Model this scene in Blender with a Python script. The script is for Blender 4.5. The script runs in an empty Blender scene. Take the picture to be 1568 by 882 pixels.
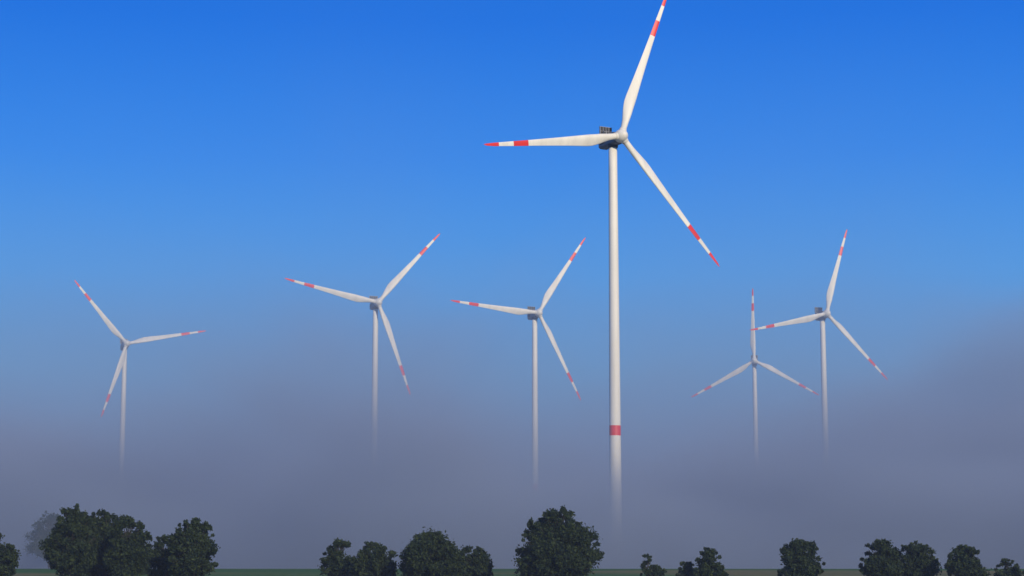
import bpy, bmesh, math, random
import numpy as np
from mathutils import Vector, Matrix

scene = bpy.context.scene
col = scene.collection
F_PX = 2926.0
PITCH = math.atan((868 - 441) / F_PX)
CAM_Z = 2.5
GZ = 2.0          # level of the far field behind the gentle rise

# ------------------------------------------------------------------ helpers
def new_mat(name):
    m = bpy.data.materials.new(name)
    m.use_nodes = True
    nt = m.node_tree
    for n in list(nt.nodes):
        nt.nodes.remove(n)
    out = nt.nodes.new('ShaderNodeOutputMaterial')
    return m, nt, out

def N(nt, t, **kw):
    n = nt.nodes.new(t)
    for k, v in kw.items():
        setattr(n, k, v)
    return n

def ramp(nt, stops, interp='LINEAR'):
    r = nt.nodes.new('ShaderNodeValToRGB')
    r.color_ramp.interpolation = interp
    el = r.color_ramp.elements
    while len(el) > 1:
        el.remove(el[-1])
    el[0].position = stops[0][0]
    el[0].color = (*stops[0][1], 1)
    for pos, c in stops[1:]:
        e = el.new(pos)
        e.color = (*c, 1)
    return r

def math_node(nt, op, a, b=None, clamp=False):
    n = nt.nodes.new('ShaderNodeMath')
    n.operation = op
    n.use_clamp = clamp
    for i, v in enumerate((a, b)):
        if v is None:
            continue
        if isinstance(v, (int, float)):
            n.inputs[i].default_value = v
        else:
            nt.links.new(v, n.inputs[i])
    return n.outputs[0]

def paint(name, c, var=0.06, rough=0.45, scale=0.35, streak=True):
    m, nt, out = new_mat(name)
    b = N(nt, 'ShaderNodeBsdfPrincipled')
    tc = N(nt, 'ShaderNodeTexCoord')
    mp = N(nt, 'ShaderNodeMapping')
    mp.inputs['Scale'].default_value = (1, 1, 0.12 if streak else 1)
    no = N(nt, 'ShaderNodeTexNoise')
    no.inputs['Scale'].default_value = scale
    no.inputs['Detail'].default_value = 6
    nt.links.new(tc.outputs['Object'], mp.inputs[0])
    nt.links.new(mp.outputs[0], no.inputs['Vector'])
    r = ramp(nt, [(0.3, tuple(x * (1 - 2 * var) for x in c)), (0.65, c)])
    nt.links.new(no.outputs['Fac'], r.inputs[0])
    nt.links.new(r.outputs[0], b.inputs['Base Color'])
    b.inputs['Roughness'].default_value = rough
    nt.links.new(b.outputs[0], out.inputs[0])
    return m

M_WHITE = paint('turbine_white_paint', (0.80, 0.77, 0.67), var=0.08, rough=0.6)
M_RED = paint('signal_red_paint', (0.75, 0.035, 0.03))
M_GREY = paint('nacelle_grey_paint', (0.13, 0.14, 0.16), rough=0.5)
M_DARK = paint('dark_grille', (0.03, 0.032, 0.036), rough=0.6)
M_FRAME = paint('light_metal', (0.4, 0.41, 0.42), rough=0.4)

def mesh_obj(name, verts, faces, mats, midx=None, smooth=True, parent=None, loc=None):
    me = bpy.data.meshes.new(name)
    me.from_pydata([tuple(v) for v in verts], [], faces)
    for m in mats:
        me.materials.append(m)
    if midx is not None:
        me.polygons.foreach_set('material_index', midx)
    me.polygons.foreach_set('use_smooth', [smooth] * len(me.polygons))
    me.update()
    o = bpy.data.objects.new(name, me)
    col.objects.link(o)
    if parent:
        o.parent = parent
    if loc is not None:
        o.location = loc
    return o

# --------------------------------------------------------------- turbines
def loft(rings, faces, verts, cap=True):
    base = len(verts)
    n = len(rings[0])
    for r in rings:
        verts.extend(r)
    segs = []
    for i in range(len(rings) - 1):
        s = []
        for j in range(n):
            a = base + i * n + j
            b = base + i * n + (j + 1) % n
            s.append(len(faces))
            faces.append((a, b, b + n, a + n))
        segs.append(s)
    if cap:
        faces.append(tuple(base + j for j in range(n))[::-1])
        faces.append(tuple(base + (len(rings) - 1) * n + j for j in range(n)))
    return segs

def interp(x, pts):
    for (x0, y0), (x1, y1) in zip(pts, pts[1:]):
        if x <= x1:
            t = (x - x0) / (x1 - x0)
            t = max(0, t)
            return y0 + (y1 - y0) * t
    return pts[-1][1]

def blade(name, parent, hub, n, u, v, phi, R, cone, pitch0):
    er = math.cos(phi) * u + math.sin(phi) * v
    d = er * math.cos(cone - 0.02) + n * math.sin(cone - 0.02)
    tccw = -math.sin(phi) * u + math.cos(phi) * v
    verts, faces = [], []
    NS = 20
    fr = [0.022, 0.05, 0.07, 0.10, 0.13, 0.16, 0.19, 0.22, 0.26, 0.31, 0.38, 0.46, 0.55, 0.63, 0.685, 0.74, 0.79, 0.84, 0.895, 0.93, 0.96, 0.98, 0.993, 1.0]
    chord = [(0.022, 2.0), (0.06, 2.0), (0.1, 2.3), (0.16, 3.2), (0.22, 3.7), (0.26, 3.65), (0.4, 2.9), (0.6, 2.1), (0.8, 1.5), (0.93, 1.05), (0.98, 0.68), (1.0, 0.12)]
    thick = [(0.022, 1.0), (0.06, 0.98), (0.1, 0.78), (0.16, 0.48), (0.22, 0.34), (0.4, 0.24), (1.0, 0.17)]
    twist = [(0, 13), (0.2, 11), (0.4, 5), (0.7, 1), (1.0, -1)]
    rings = []
    for x in fr:
        c = interp(x, chord)
        t = interp(x, thick)
        be = math.radians(interp(x, twist)) + pitch0
        te = tccw * math.cos(be) - n * math.sin(be)
        no = n * math.cos(be) + tccw * math.sin(be)
        w = min(1, max(0, (x - 0.05) / 0.15))
        off = 0.5 * (1 - w) + 0.30 * w
        prebend = n * (x ** 2.2) * R * 0.02
        ring = []
        for j in range(NS):
            a = 2 * math.pi * j / NS
            xc = 0.5 - 0.5 * math.cos(a)
            yc = math.sin(a) * 0.5
            ya = yc * (1 - w * (0.75 * xc ** 1.2))
            ring.append(hub + d * (x * R) + prebend + te * ((xc - off) * c) + no * (ya * c * t * (1 + 0.3 * w)))
        rings.append(ring)
    segs = loft(rings, faces, verts)
    midx = [0] * len(faces)
    for i, s in enumerate(segs):
        m = 0.5 * (fr[i] + fr[i + 1])
        red = (0.685 <= m < 0.79) or m > 0.895
        for k in s:
            midx[k] = 1 if red else 0
    midx[-1] = 1
    return mesh_obj(name, verts, faces, [M_WHITE, M_RED], midx, True, parent)

def box(verts, faces, o, ax, ay, az, x0, x1, y0, y1, z0, z1, bev=0.0):
    b = bev
    prof = [(y0 + b, z0), (y1 - b, z0), (y1, z0 + b), (y1, z1 - b), (y1 - b, z1), (y0 + b, z1), (y0, z1 - b), (y0, z0 + b)] if b > 0 else [(y0, z0), (y1, z0), (y1, z1), (y0, z1)]
    rings = []
    if b > 0:
        xs = [(x0, 0.88), (x0 + b, 1), (x1 - b, 1), (x1, 0.88)]
    else:
        xs = [(x0, 1), (x1, 1)]
    cy, cz = (y0 + y1) / 2, (z0 + z1) / 2
    for x, s in xs:
        rings.append([o + ax * x + ay * (cy + (y - cy) * s) + az * (cz + (z - cz) * s) for y, z in prof])
    st = len(faces)
    loft(rings, faces, verts)
    return range(st, len(faces))

def turbine(P, yaw, phi, R, tilt, cone, pitch0=math.radians(6)):
    P = Vector(P)
    n = Vector((math.sin(yaw) * math.cos(tilt), -math.cos(yaw) * math.cos(tilt), math.sin(tilt)))
    u = Vector((math.cos(yaw), math.sin(yaw), 0))
    v = n.cross(u)
    OH = 5.0
    nh = Vector((math.sin(yaw), -math.cos(yaw), 0))
    base = Vector((P.x - nh.x * OH, P.y - nh.y * OH, 0))
    e = bpy.data.objects.new('wind_turbine', None)
    e.empty_display_size = 5
    e.location = base
    col.objects.link(e)
    hub = P - base
    Z = Vector((0, 0, 1))
    # tower
    verts, faces = [], []
    top = hub.z - 2.7
    zs = [GZ - 1.5, 12, 24, 36, 43.7, 46.9, 55, 66, 77, 88, 99, 110, 120, 130, top]
    def rad(z):
        return 2.08 - 0.70 * (max(z, 0) / top) ** 0.9
    NT = 48
    def ring(r, z):
        return [Vector((math.cos(2 * math.pi * j / NT) * r, math.sin(2 * math.pi * j / NT) * r, z)) for j in range(NT)]
    rings = [ring(rad(z), z) for z in zs]
    segs = loft(rings, faces, verts)
    midx = [0] * len(faces)
    for k in segs[4]:
        midx[k] = 1
    nb = len(faces)
    b = box(verts, faces, Vector((0, 0, GZ)), Vector((0, -1, 0)), Vector((1, 0, 0)), Z, 1.9, 2.15, -0.5, 0.5, 1.2, 3.5)
    midx += [2] * len(b)
    b = box(verts, faces, Vector((0, 0, GZ)), Vector((0, -1, 0)), Vector((1, 0, 0)), Z, 1.95, 3.4, -0.8, 0.8, 0.0, 1.1)
    midx += [2] * len(b)
    o = mesh_obj('tower', verts, faces, [M_WHITE, M_RED, M_GREY], midx, True, e)
    sm = [True] * len(faces)
    for k in range(nb - 2, len(faces)):
        sm[k] = False
    o.data.polygons.foreach_set('use_smooth', sm)
    # flange joints: thin separate collars
    verts, faces = [], []
    for z in (24, 66, 88, 110):
        r = rad(z)
        loft([ring(r + 0.03, z - 0.07), ring(r + 0.03, z + 0.07)], faces, verts)
    mesh_obj('tower_flanges', verts, faces, [M_WHITE], None, False, e)
    # nacelle  (x axis = backwards from the rotor)
    verts, faces, midx = [], [], []
    ax = (-n).normalized()
    ay = u
    az = v
    def add(mi, *a, **k):
        r = box(verts, faces, *a, **k)
        midx.extend([mi] * len(r))
    O = hub
    add(1, O, ax, ay, az, 1.3, 11.2, -1.75, 1.75, -2.15, 1.55, bev=0.6)
    add(1, O, ax, ay, az, 2.6, 10.2, -1.35, 1.35, 1.5, 1.85, bev=0.15)
    add(2, O, ax, ay, az, 11.15, 11.3, -1.1, 1.1, -1.5, 0.9)
    for s in (-1, 1):
        add(2, O, ax, ay, az, 7.4, 9.8, s * 1.77 - 0.03, s * 1.77 + 0.03, -0.9, 0.5)
    cz0, cz1, cy0, cy1 = 2.0, 5.0, -2.2, 2.2
    add(2, O, ax, ay, az, 8.9, 9.3, cy0, cy1, cz0, cz1)
    for k in range(5):
        y = cy0 + (cy1 - cy0) * k / 4
        add(3, O, ax, ay, az, 8.80, 9.42, y - 0.05, y + 0.05, cz0 - 0.06, cz1 + 0.06)
    for k in range(3):
        z = cz0 + (cz1 - cz0) * k / 2
        add(3, O, ax, ay, az, 8.76, 9.46, cy0 - 0.1, cy1 + 0.1, z - 0.05, z + 0.05)
    for s in (-1, 1):
        add(1, O, ax, ay, az, 8.2, 8.5, s * 1.2 - 0.08, s * 1.2 + 0.08, 1.7, 3.6)
        add(1, O, ax, ay, az, 9.5, 10.9, s * 1.2 - 0.08, s * 1.2 + 0.08, 1.7, 2.2)
    for s in (-1, 1):
        add(3, O, ax, ay, az, 7.2, 7.28, s * 0.9 - 0.04, s * 0.9 + 0.04, 1.7, 3.2)
        add(3, O, ax, ay, az, 7.0, 7.5, s * 0.9 - 0.05, s * 0.9 + 0.05, 3.2, 3.3)
    mesh_obj('nacelle', verts, faces, [M_WHITE, M_GREY, M_DARK, M_FRAME], midx, False, e)
    verts, faces = [], []
    loft([ring(1.36, top - 0.35), ring(1.62, top - 0.3), ring(1.7, top), ring(1.7, hub.z - 1.8), ring(1.2, hub.z - 1.7)], faces, verts)
    mesh_obj('yaw_bearing', verts, faces, [M_DARK], None, True, e)
    # spinner
    verts, faces = [], []
    prof = [(-1.5, 1.7), (-1.35, 1.95), (-0.6, 2.1), (0.2, 2.12), (0.9, 1.98), (1.6, 1.62), (2.2, 1.1), (2.6, 0.55), (2.72, 0.1)]
    rings = []
    for x, r in prof:
        rings.append([hub + n * x + u * (math.cos(2 * math.pi * j / 32) * r) + v * (math.sin(2 * math.pi * j / 32) * r) for j in range(32)])
    loft(rings, faces, verts)
    for k in range(3):
        a = phi + k * 2 * math.pi / 3
        er = math.cos(a) * u + math.sin(a) * v
        tt = -math.sin(a) * u + math.cos(a) * v
        rs = []
        for x, r in ((0.8, 1.25), (2.3, 1.22), (2.35, 1.12), (2.6, 1.12)):
            rs.append([hub + er * x + tt * (math.cos(2 * math.pi * j / 24) * r) + n * (math.sin(2 * math.pi * j / 24) * r) for j in range(24)])
        loft(rs, faces, verts)
    mesh_obj('rotor_hub', verts, faces, [M_WHITE], None, True, e)
    for k in range(3):
        blade('blade_%d' % (k + 1), e, hub, n, u, v, phi + k * 2 * math.pi / 3, R, cone, pitch0)
    verts, faces = [], []
    loft([ring(6, GZ - 0.5), ring(6, GZ + 0.15), ring(5.8, GZ + 0.25), ring(2.0, GZ + 0.3)], faces, verts)
    mesh_obj('foundation', verts, faces, [M_FRAME], None, False, e)
    return e

TURB = [
    ((35.2, 602.5, 140), 0.522, 1.226, 53.66, 0.036, 0.064),
    ((-70.3, 994.5, 140), 0.339, 0.850, 51.6, 0.055, 0.037),
    ((14.6, 1036.2, 140), 0.437, 0.979, 53.2, 0.057, 0.030),
    ((-239.7, 1181.4, 140), 0.406, 0.193, 50.7, 0.119, 0.065),
    ((172.6, 1038.9, 140), 0.333, 1.282, 49.8, 0.055, 0.047),
    ((163.1, 1280.2, 140), -0.14, 1.571, 49.3, 0.050, 0.040),
]
for t in TURB:
    turbine(*t)

# ------------------------------------------------------------------- trees
def leaf_material():
    m, nt, out = new_mat('tree_foliage')
    tc = N(nt, 'ShaderNodeTexCoord')
    no = N(nt, 'ShaderNodeTexNoise')
    no.inputs['Scale'].default_value = 0.9
    no.inputs['Detail'].default_value = 4
    nt.links.new(tc.outputs['Object'], no.inputs['Vector'])
    geo = N(nt, 'ShaderNodeNewGeometry')
    s = math_node(nt, 'ADD', math_node(nt, 'MULTIPLY', no.outputs['Fac'], 0.7), math_node(nt, 'MULTIPLY', geo.outputs['Random Per Island'], 0.35))
    r = ramp(nt, [(0.30, (0.009, 0.018, 0.010)), (0.52, (0.024, 0.042, 0.017)), (0.78, (0.062, 0.088, 0.030))])
    nt.links.new(s, r.inputs[0])
    d = N(nt, 'ShaderNodeBsdfPrincipled')
    d.inputs['Roughness'].default_value = 0.75
    d.inputs['Specular IOR Level'].default_value = 0.2
    nt.links.new(r.outputs[0], d.inputs['Base Color'])
    t = N(nt, 'ShaderNodeBsdfTranslucent')
    nt.links.new(r.outputs[0], t.inputs['Color'])
    mx = N(nt, 'ShaderNodeMixShader')
    mx.inputs[0].default_value = 0.3
    nt.links.new(d.outputs[0], mx.inputs[1])
    nt.links.new(t.outputs[0], mx.inputs[2])
    nt.links.new(mx.outputs[0], out.inputs[0])
    return m
M_LEAF = leaf_material()
M_BARK = paint('tree_bark', (0.06, 0.05, 0.04), var=0.25, rough=0.9, scale=3)

def limb(verts, faces, a, b, r0, r1, rng, n=6, k=4):
    a = np.array(a, float); b = np.array(b, float)
    L = np.linalg.norm(b - a)
    d = (b - a) / L
    s = np.cross(d, [0.3, 0.9, 0.2]); s /= np.linalg.norm(s)
    t = np.cross(d, s)
    bow = rng.normal(size=3) * L * 0.06
    rings = []
    for i in range(k + 1):
        q = i / k
        c = a + (b - a) * q + bow * math.sin(math.pi * q)
        r = r0 + (r1 - r0) * q
        rings.append([Vector(c + (s * math.cos(2 * math.pi * j / n) + t * math.sin(2 * math.pi * j / n)) * r) for j in range(n)])
    loft(rings, faces, verts)

def gz(y):
    t = min(1, max(0, (y - 275) / 125)); t = t * t * (3 - 2 * t)
    return GZ * t

def tree(X, Y, H, W, seed, dens=1.0, sparse=False):
    rng = np.random.default_rng(seed)
    e = bpy.data.objects.new('broadleaf_tree', None)
    z0 = gz(Y)
    H = H - z0
    e.location = (X, Y, z0)
    col.objects.link(e)
    verts, faces = [], []
    tr = 0.026 * H
    ttop = np.array([rng.normal() * 0.2, rng.normal() * 0.2, H * 0.78])
    limb(verts, faces, (0, 0, -0.3), ttop * np.array([1, 1, 0.45]), tr * 1.25, tr * 0.8, rng, n=10)
    limb(verts, faces, ttop * np.array([1, 1, 0.45]), ttop, tr * 0.8, tr * 0.25, rng, n=8)
    low = 0.04 if not sparse else 0.2
    zc = H * (0.40 + low / 2)
    hz_dn = zc - low * H
    hz_up = H - zc
    cs = []
    amp = rng.normal(size=4) * 0.11
    nc = int(np.clip(12 + W * H * 0.5, 18, 60)) if not sparse else 12
    for i in range(nc):
        for _ in range(40):
            q = rng.normal(size=3); q /= np.linalg.norm(q)
            az = math.atan2(q[1], q[0])
            rr = rng.uniform(0.52, 0.84) if i % 3 else rng.uniform(0.0, 0.5)
            lob = 1 + amp[0] * math.sin(az * 2 + seed) + amp[1] * math.sin(az * 3 + 2 * seed) + amp[2] * math.sin(q[2] * 5 + seed)
            prof = 1.0 - 0.25 * max(0, q[2]) ** 1.3 - 0.1 * max(0, -q[2])
            hz = hz_up if q[2] > 0 else hz_dn
            c = np.array([q[0] * W / 2 * rr * lob * prof, q[1] * W / 2 * rr * lob * prof, zc + q[2] * hz * rr])
            if all(np.linalg.norm(c - o) > W * 0.08 for o, _ in cs):
                break
        cs.append((c, min(W * rng.uniform(0.10, 0.16), 1.45)))
    for i in range(int(nc * 1.7)):
        az = rng.uniform(0, 2 * math.pi)
        el = rng.uniform(-0.5, 1.5)
        q = np.array([math.cos(az) * math.cos(el), math.sin(az) * math.cos(el), math.sin(el)])
        rr = rng.uniform(0.82, 1.04)
        hz = hz_up if q[2] > 0 else hz_dn
        c = np.array([q[0] * W / 2 * rr * 0.95, q[1] * W / 2 * rr * 0.95, zc + q[2] * hz * rr])
        cs.append((c, rng.uniform(0.16, 0.46) * min(1, W / 6)))
    for c, cr in cs:
        h0 = max(0.12 * H, min(c[2] - 0.15 * H, ttop[2]) * rng.uniform(0.6, 0.95))
        st = np.array([ttop[0] * h0 / ttop[2], ttop[1] * h0 / ttop[2], h0])
        limb(verts, faces, st, c, tr * 0.28, tr * 0.05, rng, n=5, k=3)
    mesh_obj('trunk_and_limbs', verts, faces, [M_BARK], None, True, e)
    P = []
    for c, cr in cs:
        k = int(dens * 560 * cr ** 2) + 22
        q = rng.normal(size=(k, 3)); q /= np.linalg.norm(q, axis=1)[:, None]
        rad = cr * rng.uniform(0.2, 1.0, size=(k, 1)) ** 0.5 * (1 + 0.25 * rng.normal(size=(k, 1)))
        sh = np.array([0.9 + 0.5 * rng.random(), 0.9 + 0.5 * rng.random(), 0.8 + 0.5 * rng.random()])
        P.append(c + q * rad * sh)
    P = np.concatenate(P)
    P = P[P[:, 2] > 0.05]
    n = len(P)
    a = rng.normal(size=(n, 3)); a /= np.linalg.norm(a, axis=1)[:, None]
    b = np.cross(a, rng.normal(size=(n, 3))); b /= np.linalg.norm(b, axis=1)[:, None]
    s = (0.10 + 0.09 * rng.random((n, 1)))
    V = np.stack([P - a * s * 1.3, P + b * s * 0.7, P + a * s * 1.3, P - b * s * 0.7], axis=1).reshape(-1, 3)
    me = bpy.data.meshes.new('leaves')
    me.vertices.add(4 * n); me.loops.add(4 * n); me.polygons.add(n)
    me.vertices.foreach_set('co', V.ravel().astype(np.float32))
    me.loops.foreach_set('vertex_index', np.arange(4 * n, dtype=np.int32))
    me.polygons.foreach_set('loop_start', np.arange(0, 4 * n, 4, dtype=np.int32))
    me.materials.append(M_LEAF)
    me.update(calc_edges=True)
    o = bpy.data.objects.new('leaves', me)
    col.objects.link(o)
    o.parent = e
    return n

def place(px0, px1, top, Y, seed, **k):
    cx = (px0 + px1) / 2
    X = (cx - 784) / F_PX * Y
    W = (px1 - px0) / F_PX * Y
    H = CAM_Z + (868 - top) / F_PX * Y
    return tree(X, Y, H, W, seed, **k)

TREES = [
    (-40, 33, 818, 248), (78, 160, 779, 252), (118, 204, 786, 259), (164, 240, 794, 250), (226, 284, 822, 256),
    (258, 341, 797, 247), (493, 552, 829, 262), (538, 611, 833, 258), (614, 710, 818, 250), (692, 755, 839, 260),
    (786, 921, 782, 250), (1033, 1066, 860, 262), (1057, 1108, 842, 258), (1182, 1259, 830, 252), (1311, 1375, 828, 255),
    (1361, 1431, 831, 262), (1439, 1504, 838, 255), (1514, 1556, 858, 262), (983, 1018, 866, 256),
]
tot = 0
for i, (a, b, t, Y) in enumerate(TREES):
    tot += place(a, b, t, Y, 11 + i * 7)
tot += place(1556, 1600, 862, 262, 301)
tot += place(46, 122, 786, 500, 202, dens=0.3)
tot += place(975, 1002, 850, 255, 77, dens=0.15, sparse=True)
print('leaves', tot)

# ------------------------------------------------------------------ ground
m, nt, out = new_mat('field_grass')
tc = N(nt, 'ShaderNodeTexCoord')
mp = N(nt, 'ShaderNodeMapping'); mp.inputs['Scale'].default_value = (0.006, 0.02, 1)
nt.links.new(tc.outputs['Object'], mp.inputs[0])
no = N(nt, 'ShaderNodeTexNoise'); no.inputs['Scale'].default_value = 1.3; no.inputs['Detail'].default_value = 3
nt.links.new(mp.outputs[0], no.inputs['Vector'])
r = ramp(nt, [(0.35, (0.045, 0.13, 0.025)), (0.54, (0.07, 0.15, 0.035)), (0.62, (0.22, 0.18, 0.07)), (0.7, (0.16, 0.16, 0.06))])
nt.links.new(no.outputs['Fac'], r.inputs[0])
n2 = N(nt, 'ShaderNodeTexNoise'); n2.inputs['Scale'].default_value = 0.8; n2.inputs['Detail'].default_value = 8
nt.links.new(tc.outputs['Object'], n2.inputs['Vector'])
mx = N(nt, 'ShaderNodeMix', data_type='RGBA', blend_type='MULTIPLY'); mx.inputs[0].default_value = 0.7
nt.links.new(r.outputs[0], mx.inputs[6])
r2 = ramp(nt, [(0.3, (0.4, 0.4, 0.4)), (0.7, (1.0, 1.0, 1.0))])
nt.links.new(n2.outputs['Fac'], r2.inputs[0]); nt.links.new(r2.outputs[0], mx.inputs[7])
b = N(nt, 'ShaderNodeBsdfPrincipled'); b.inputs['Roughness'].default_value = 0.95
b.inputs['Specular IOR Level'].default_value = 0.05
nt.links.new(mx.outputs[2], b.inputs['Base Color'])
nt.links.new(b.outputs[0], out.inputs[0])
G = 6000
ys = [-500, 0, 150, 275] + [275 + 10 * k for k in range(1, 16)] + [600, 1500, 4000, 9000]
verts, faces = [], []
for y in ys:
    for x in (-G, -1000, -300, 0, 300, 1000, G):
        verts.append((x, y, gz(y)))
for i in range(len(ys) - 1):
    for j in range(6):
        a = i * 7 + j
        faces.append((a, a + 1, a + 8, a + 7))
mesh_obj('ground', verts, faces, [m], None, True)

# --------------------------------------------------------------------- fog
m, nt, out = new_mat('fog_volume')
tc = N(nt, 'ShaderNodeTexCoord')
sx = N(nt, 'ShaderNodeSeparateXYZ')
nt.links.new(tc.outputs['Object'], sx.inputs[0])
mp = N(nt, 'ShaderNodeMapping'); mp.inputs['Scale'].default_value = (1 / 95, 1 / 560, 1 / 46)
mp.inputs['Location'].default_value = (3.3, 1.7, 0.4)
nt.links.new(tc.outputs['Object'], mp.inputs[0])
no = N(nt, 'ShaderNodeTexNoise'); no.inputs['Scale'].default_value = 1.0; no.inputs['Detail'].default_value = 2.0
no.inputs['Roughness'].default_value = 0.5
nt.links.new(mp.outputs[0], no.inputs['Vector'])
nz = math_node(nt, 'MULTIPLY', math_node(nt, 'SUBTRACT', no.outputs['Fac'], 0.5), 98.0)
zz = math_node(nt, 'ADD', sx.outputs['Z'], nz)
VZ = 210.0
zn = math_node(nt, 'DIVIDE', zz, VZ, clamp=True)
def g(v): return (v, v, v)
cr = ramp(nt, [(0.0, g(1.0)), (24 / VZ, g(0.72)), (37 / VZ, g(0.28)), (55 / VZ, g(0.105)), (85 / VZ, g(0.048)), (115 / VZ, g(0.025)), (150 / VZ, g(0.009)), (190 / VZ, g(0.0))])
nt.links.new(zn, cr.inputs[0])
ysn = N(nt, 'ShaderNodeMapRange'); ysn.interpolation_type = 'SMOOTHSTEP'
ysn.inputs['From Min'].default_value = 420; ysn.inputs['From Max'].default_value = 580
nt.links.new(sx.outputs['Y'], ysn.inputs['Value'])
de = math_node(nt, 'MULTIPLY', math_node(nt, 'MULTIPLY', cr.outputs[0], ysn.outputs[0]), 0.024)
wobn = math_node(nt, 'MULTIPLY', math_node(nt, 'SUBTRACT', no.outputs['Fac'], 0.5), 1.6)
def puff(c, r, dn):
    """soft drifting patch of mist: density falls smoothly from its centre"""
    mpp = N(nt, 'ShaderNodeMapping')
    mpp.vector_type = 'POINT'
    mpp.inputs['Scale'].default_value = tuple(1 / k for k in r)
    mpp.inputs['Location'].default_value = tuple(-a / k for a, k in zip(c, r))
    nt.links.new(tc.outputs['Object'], mpp.inputs[0])
    l = N(nt, 'ShaderNodeVectorMath', operation='LENGTH'); nt.links.new(mpp.outputs[0], l.inputs[0])
    wob = math_node(nt, 'ADD', l.outputs['Value'], wobn)
    k = N(nt, 'ShaderNodeMapRange'); k.interpolation_type = 'SMOOTHSTEP'
    k.inputs['From Min'].default_value = 1.0; k.inputs['From Max'].default_value = 0.1
    k.inputs['To Min'].default_value = 0; k.inputs['To Max'].default_value = dn
    nt.links.new(wob, k.inputs['Value'])
    return k.outputs[0]
for c, r_, dn in [((243, 900, 74), (82, 140, 66), 0.0075),
                  ((-45, 1170, 150), (130, 120, 60), 0.0017),
                  ((35, 540, 8), (120, 60, 34), 0.030)]:
    de = math_node(nt, 'ADD', de, puff(c, r_, dn))
FOG_COL = (0.60, 0.73, 0.92, 1)
def fog_shader(nt, out, dens):
    """scattering with single-scattering albedo FOG_COL (neutral extinction)"""
    vs = N(nt, 'ShaderNodeVolumeScatter')
    vs.inputs['Color'].default_value = FOG_COL
    vs.inputs['Anisotropy'].default_value = 0.0
    va = N(nt, 'ShaderNodeVolumeAbsorption')
    va.inputs['Color'].default_value = FOG_COL
    ad = N(nt, 'ShaderNodeAddShader')
    for s in (vs, va):
        if isinstance(dens, float):
            s.inputs['Density'].default_value = dens
        else:
            nt.links.new(dens, s.inputs['Density'])
    nt.links.new(vs.outputs[0], ad.inputs[0]); nt.links.new(va.outputs[0], ad.inputs[1])
    nt.links.new(ad.outputs[0], out.inputs['Volume'])
fog_shader(nt, out, de)
m.cycles.volume_step_rate = 0.5
vx, vy0, vy1, vz = 720, 400, 2100, VZ
BF = [(0, 2, 3, 1), (4, 5, 7, 6), (0, 1, 5, 4), (2, 6, 7, 3), (0, 4, 6, 2), (1, 3, 7, 5)]
verts = [(x, y, z) for z in (-1, vz) for y in (vy0, vy1) for x in (-vx, vx)]
mesh_obj('fog_bank', verts, BF, [m], None, False)

# thin uniform mist over the near field, where the trees stand
m, nt, out = new_mat('thin_mist')
fog_shader(nt, out, 0.00030)
verts = [(x, y, z) for z in (-1, 20) for y in (60, 399) for x in (-vx, vx)]
mesh_obj('ground_mist', verts, BF, [m], None, False)

# --------------------------------------------------------------------- sky
SUN_EL, SUN_AZ = math.radians(20), math.radians(155)      # azimuth clockwise from +Y
w = bpy.data.worlds.new('World'); scene.world = w
w.use_nodes = True
nt = w.node_tree
for n_ in list(nt.nodes): nt.nodes.remove(n_)
out = N(nt, 'ShaderNodeOutputWorld')
bg = N(nt, 'ShaderNodeBackground'); bg.inputs['Strength'].default_value = 0.1
sky = N(nt, 'ShaderNodeTexSky'); sky.sky_type = 'NISHITA'; sky.sun_disc = False
sky.sun_elevation = SUN_EL; sky.sun_rotation = SUN_AZ
sky.dust_density = 0.6; sky.ozone_density = 3.0
tc = N(nt, 'ShaderNodeTexCoord')
sx = N(nt, 'ShaderNodeSeparateXYZ'); nt.links.new(tc.outputs['Generated'], sx.inputs[0])
zr = math_node(nt, 'MULTIPLY', sx.outputs['Z'], 2.0, clamp=True)
cr = ramp(nt, [(0.0, (0.18, 0.28, 0.46)), (0.20, (0.10, 0.35, 0.71)), (0.30, (0.055, 0.33, 0.84)), (0.42, (0.026, 0.24, 0.83)), (0.56, (0.008, 0.165, 0.75)), (1.0, (0.008, 0.10, 0.45))])
nt.links.new(zr, cr.inputs[0])
vm = N(nt, 'ShaderNodeVectorMath', operation='SCALE'); vm.inputs['Scale'].default_value = 10.0
nt.links.new(cr.outputs[0], vm.inputs[0])
mx = N(nt, 'ShaderNodeMix', data_type='RGBA'); mx.inputs[0].default_value = 0.94
nt.links.new(sky.outputs[0], mx.inputs[6]); nt.links.new(vm.outputs[0], mx.inputs[7])
nt.links.new(mx.outputs[2], bg.inputs[0]); nt.links.new(bg.outputs[0], out.inputs[0])

L = bpy.data.lights.new('sun', 'SUN'); L.energy = 3.9; L.angle = math.radians(0.5); L.color = (1.0, 0.86, 0.65)
lo = bpy.data.objects.new('sun', L); col.objects.link(lo)
sd = Vector((math.sin(SUN_AZ) * math.cos(SUN_EL), math.cos(SUN_AZ) * math.cos(SUN_EL), math.sin(SUN_EL)))
lo.rotation_euler = sd.to_track_quat('Z', 'Y').to_euler()

cam = bpy.data.cameras.new('camera'); co = bpy.data.objects.new('camera', cam); col.objects.link(co)
co.location = (0, 0, CAM_Z); co.rotation_euler = (math.pi / 2 + PITCH, 0, 0)
cam.sensor_width = 36; cam.lens = 36 * F_PX / 1568; cam.clip_end = 20000
scene.camera = co
scene.view_settings.view_transform = 'Standard'
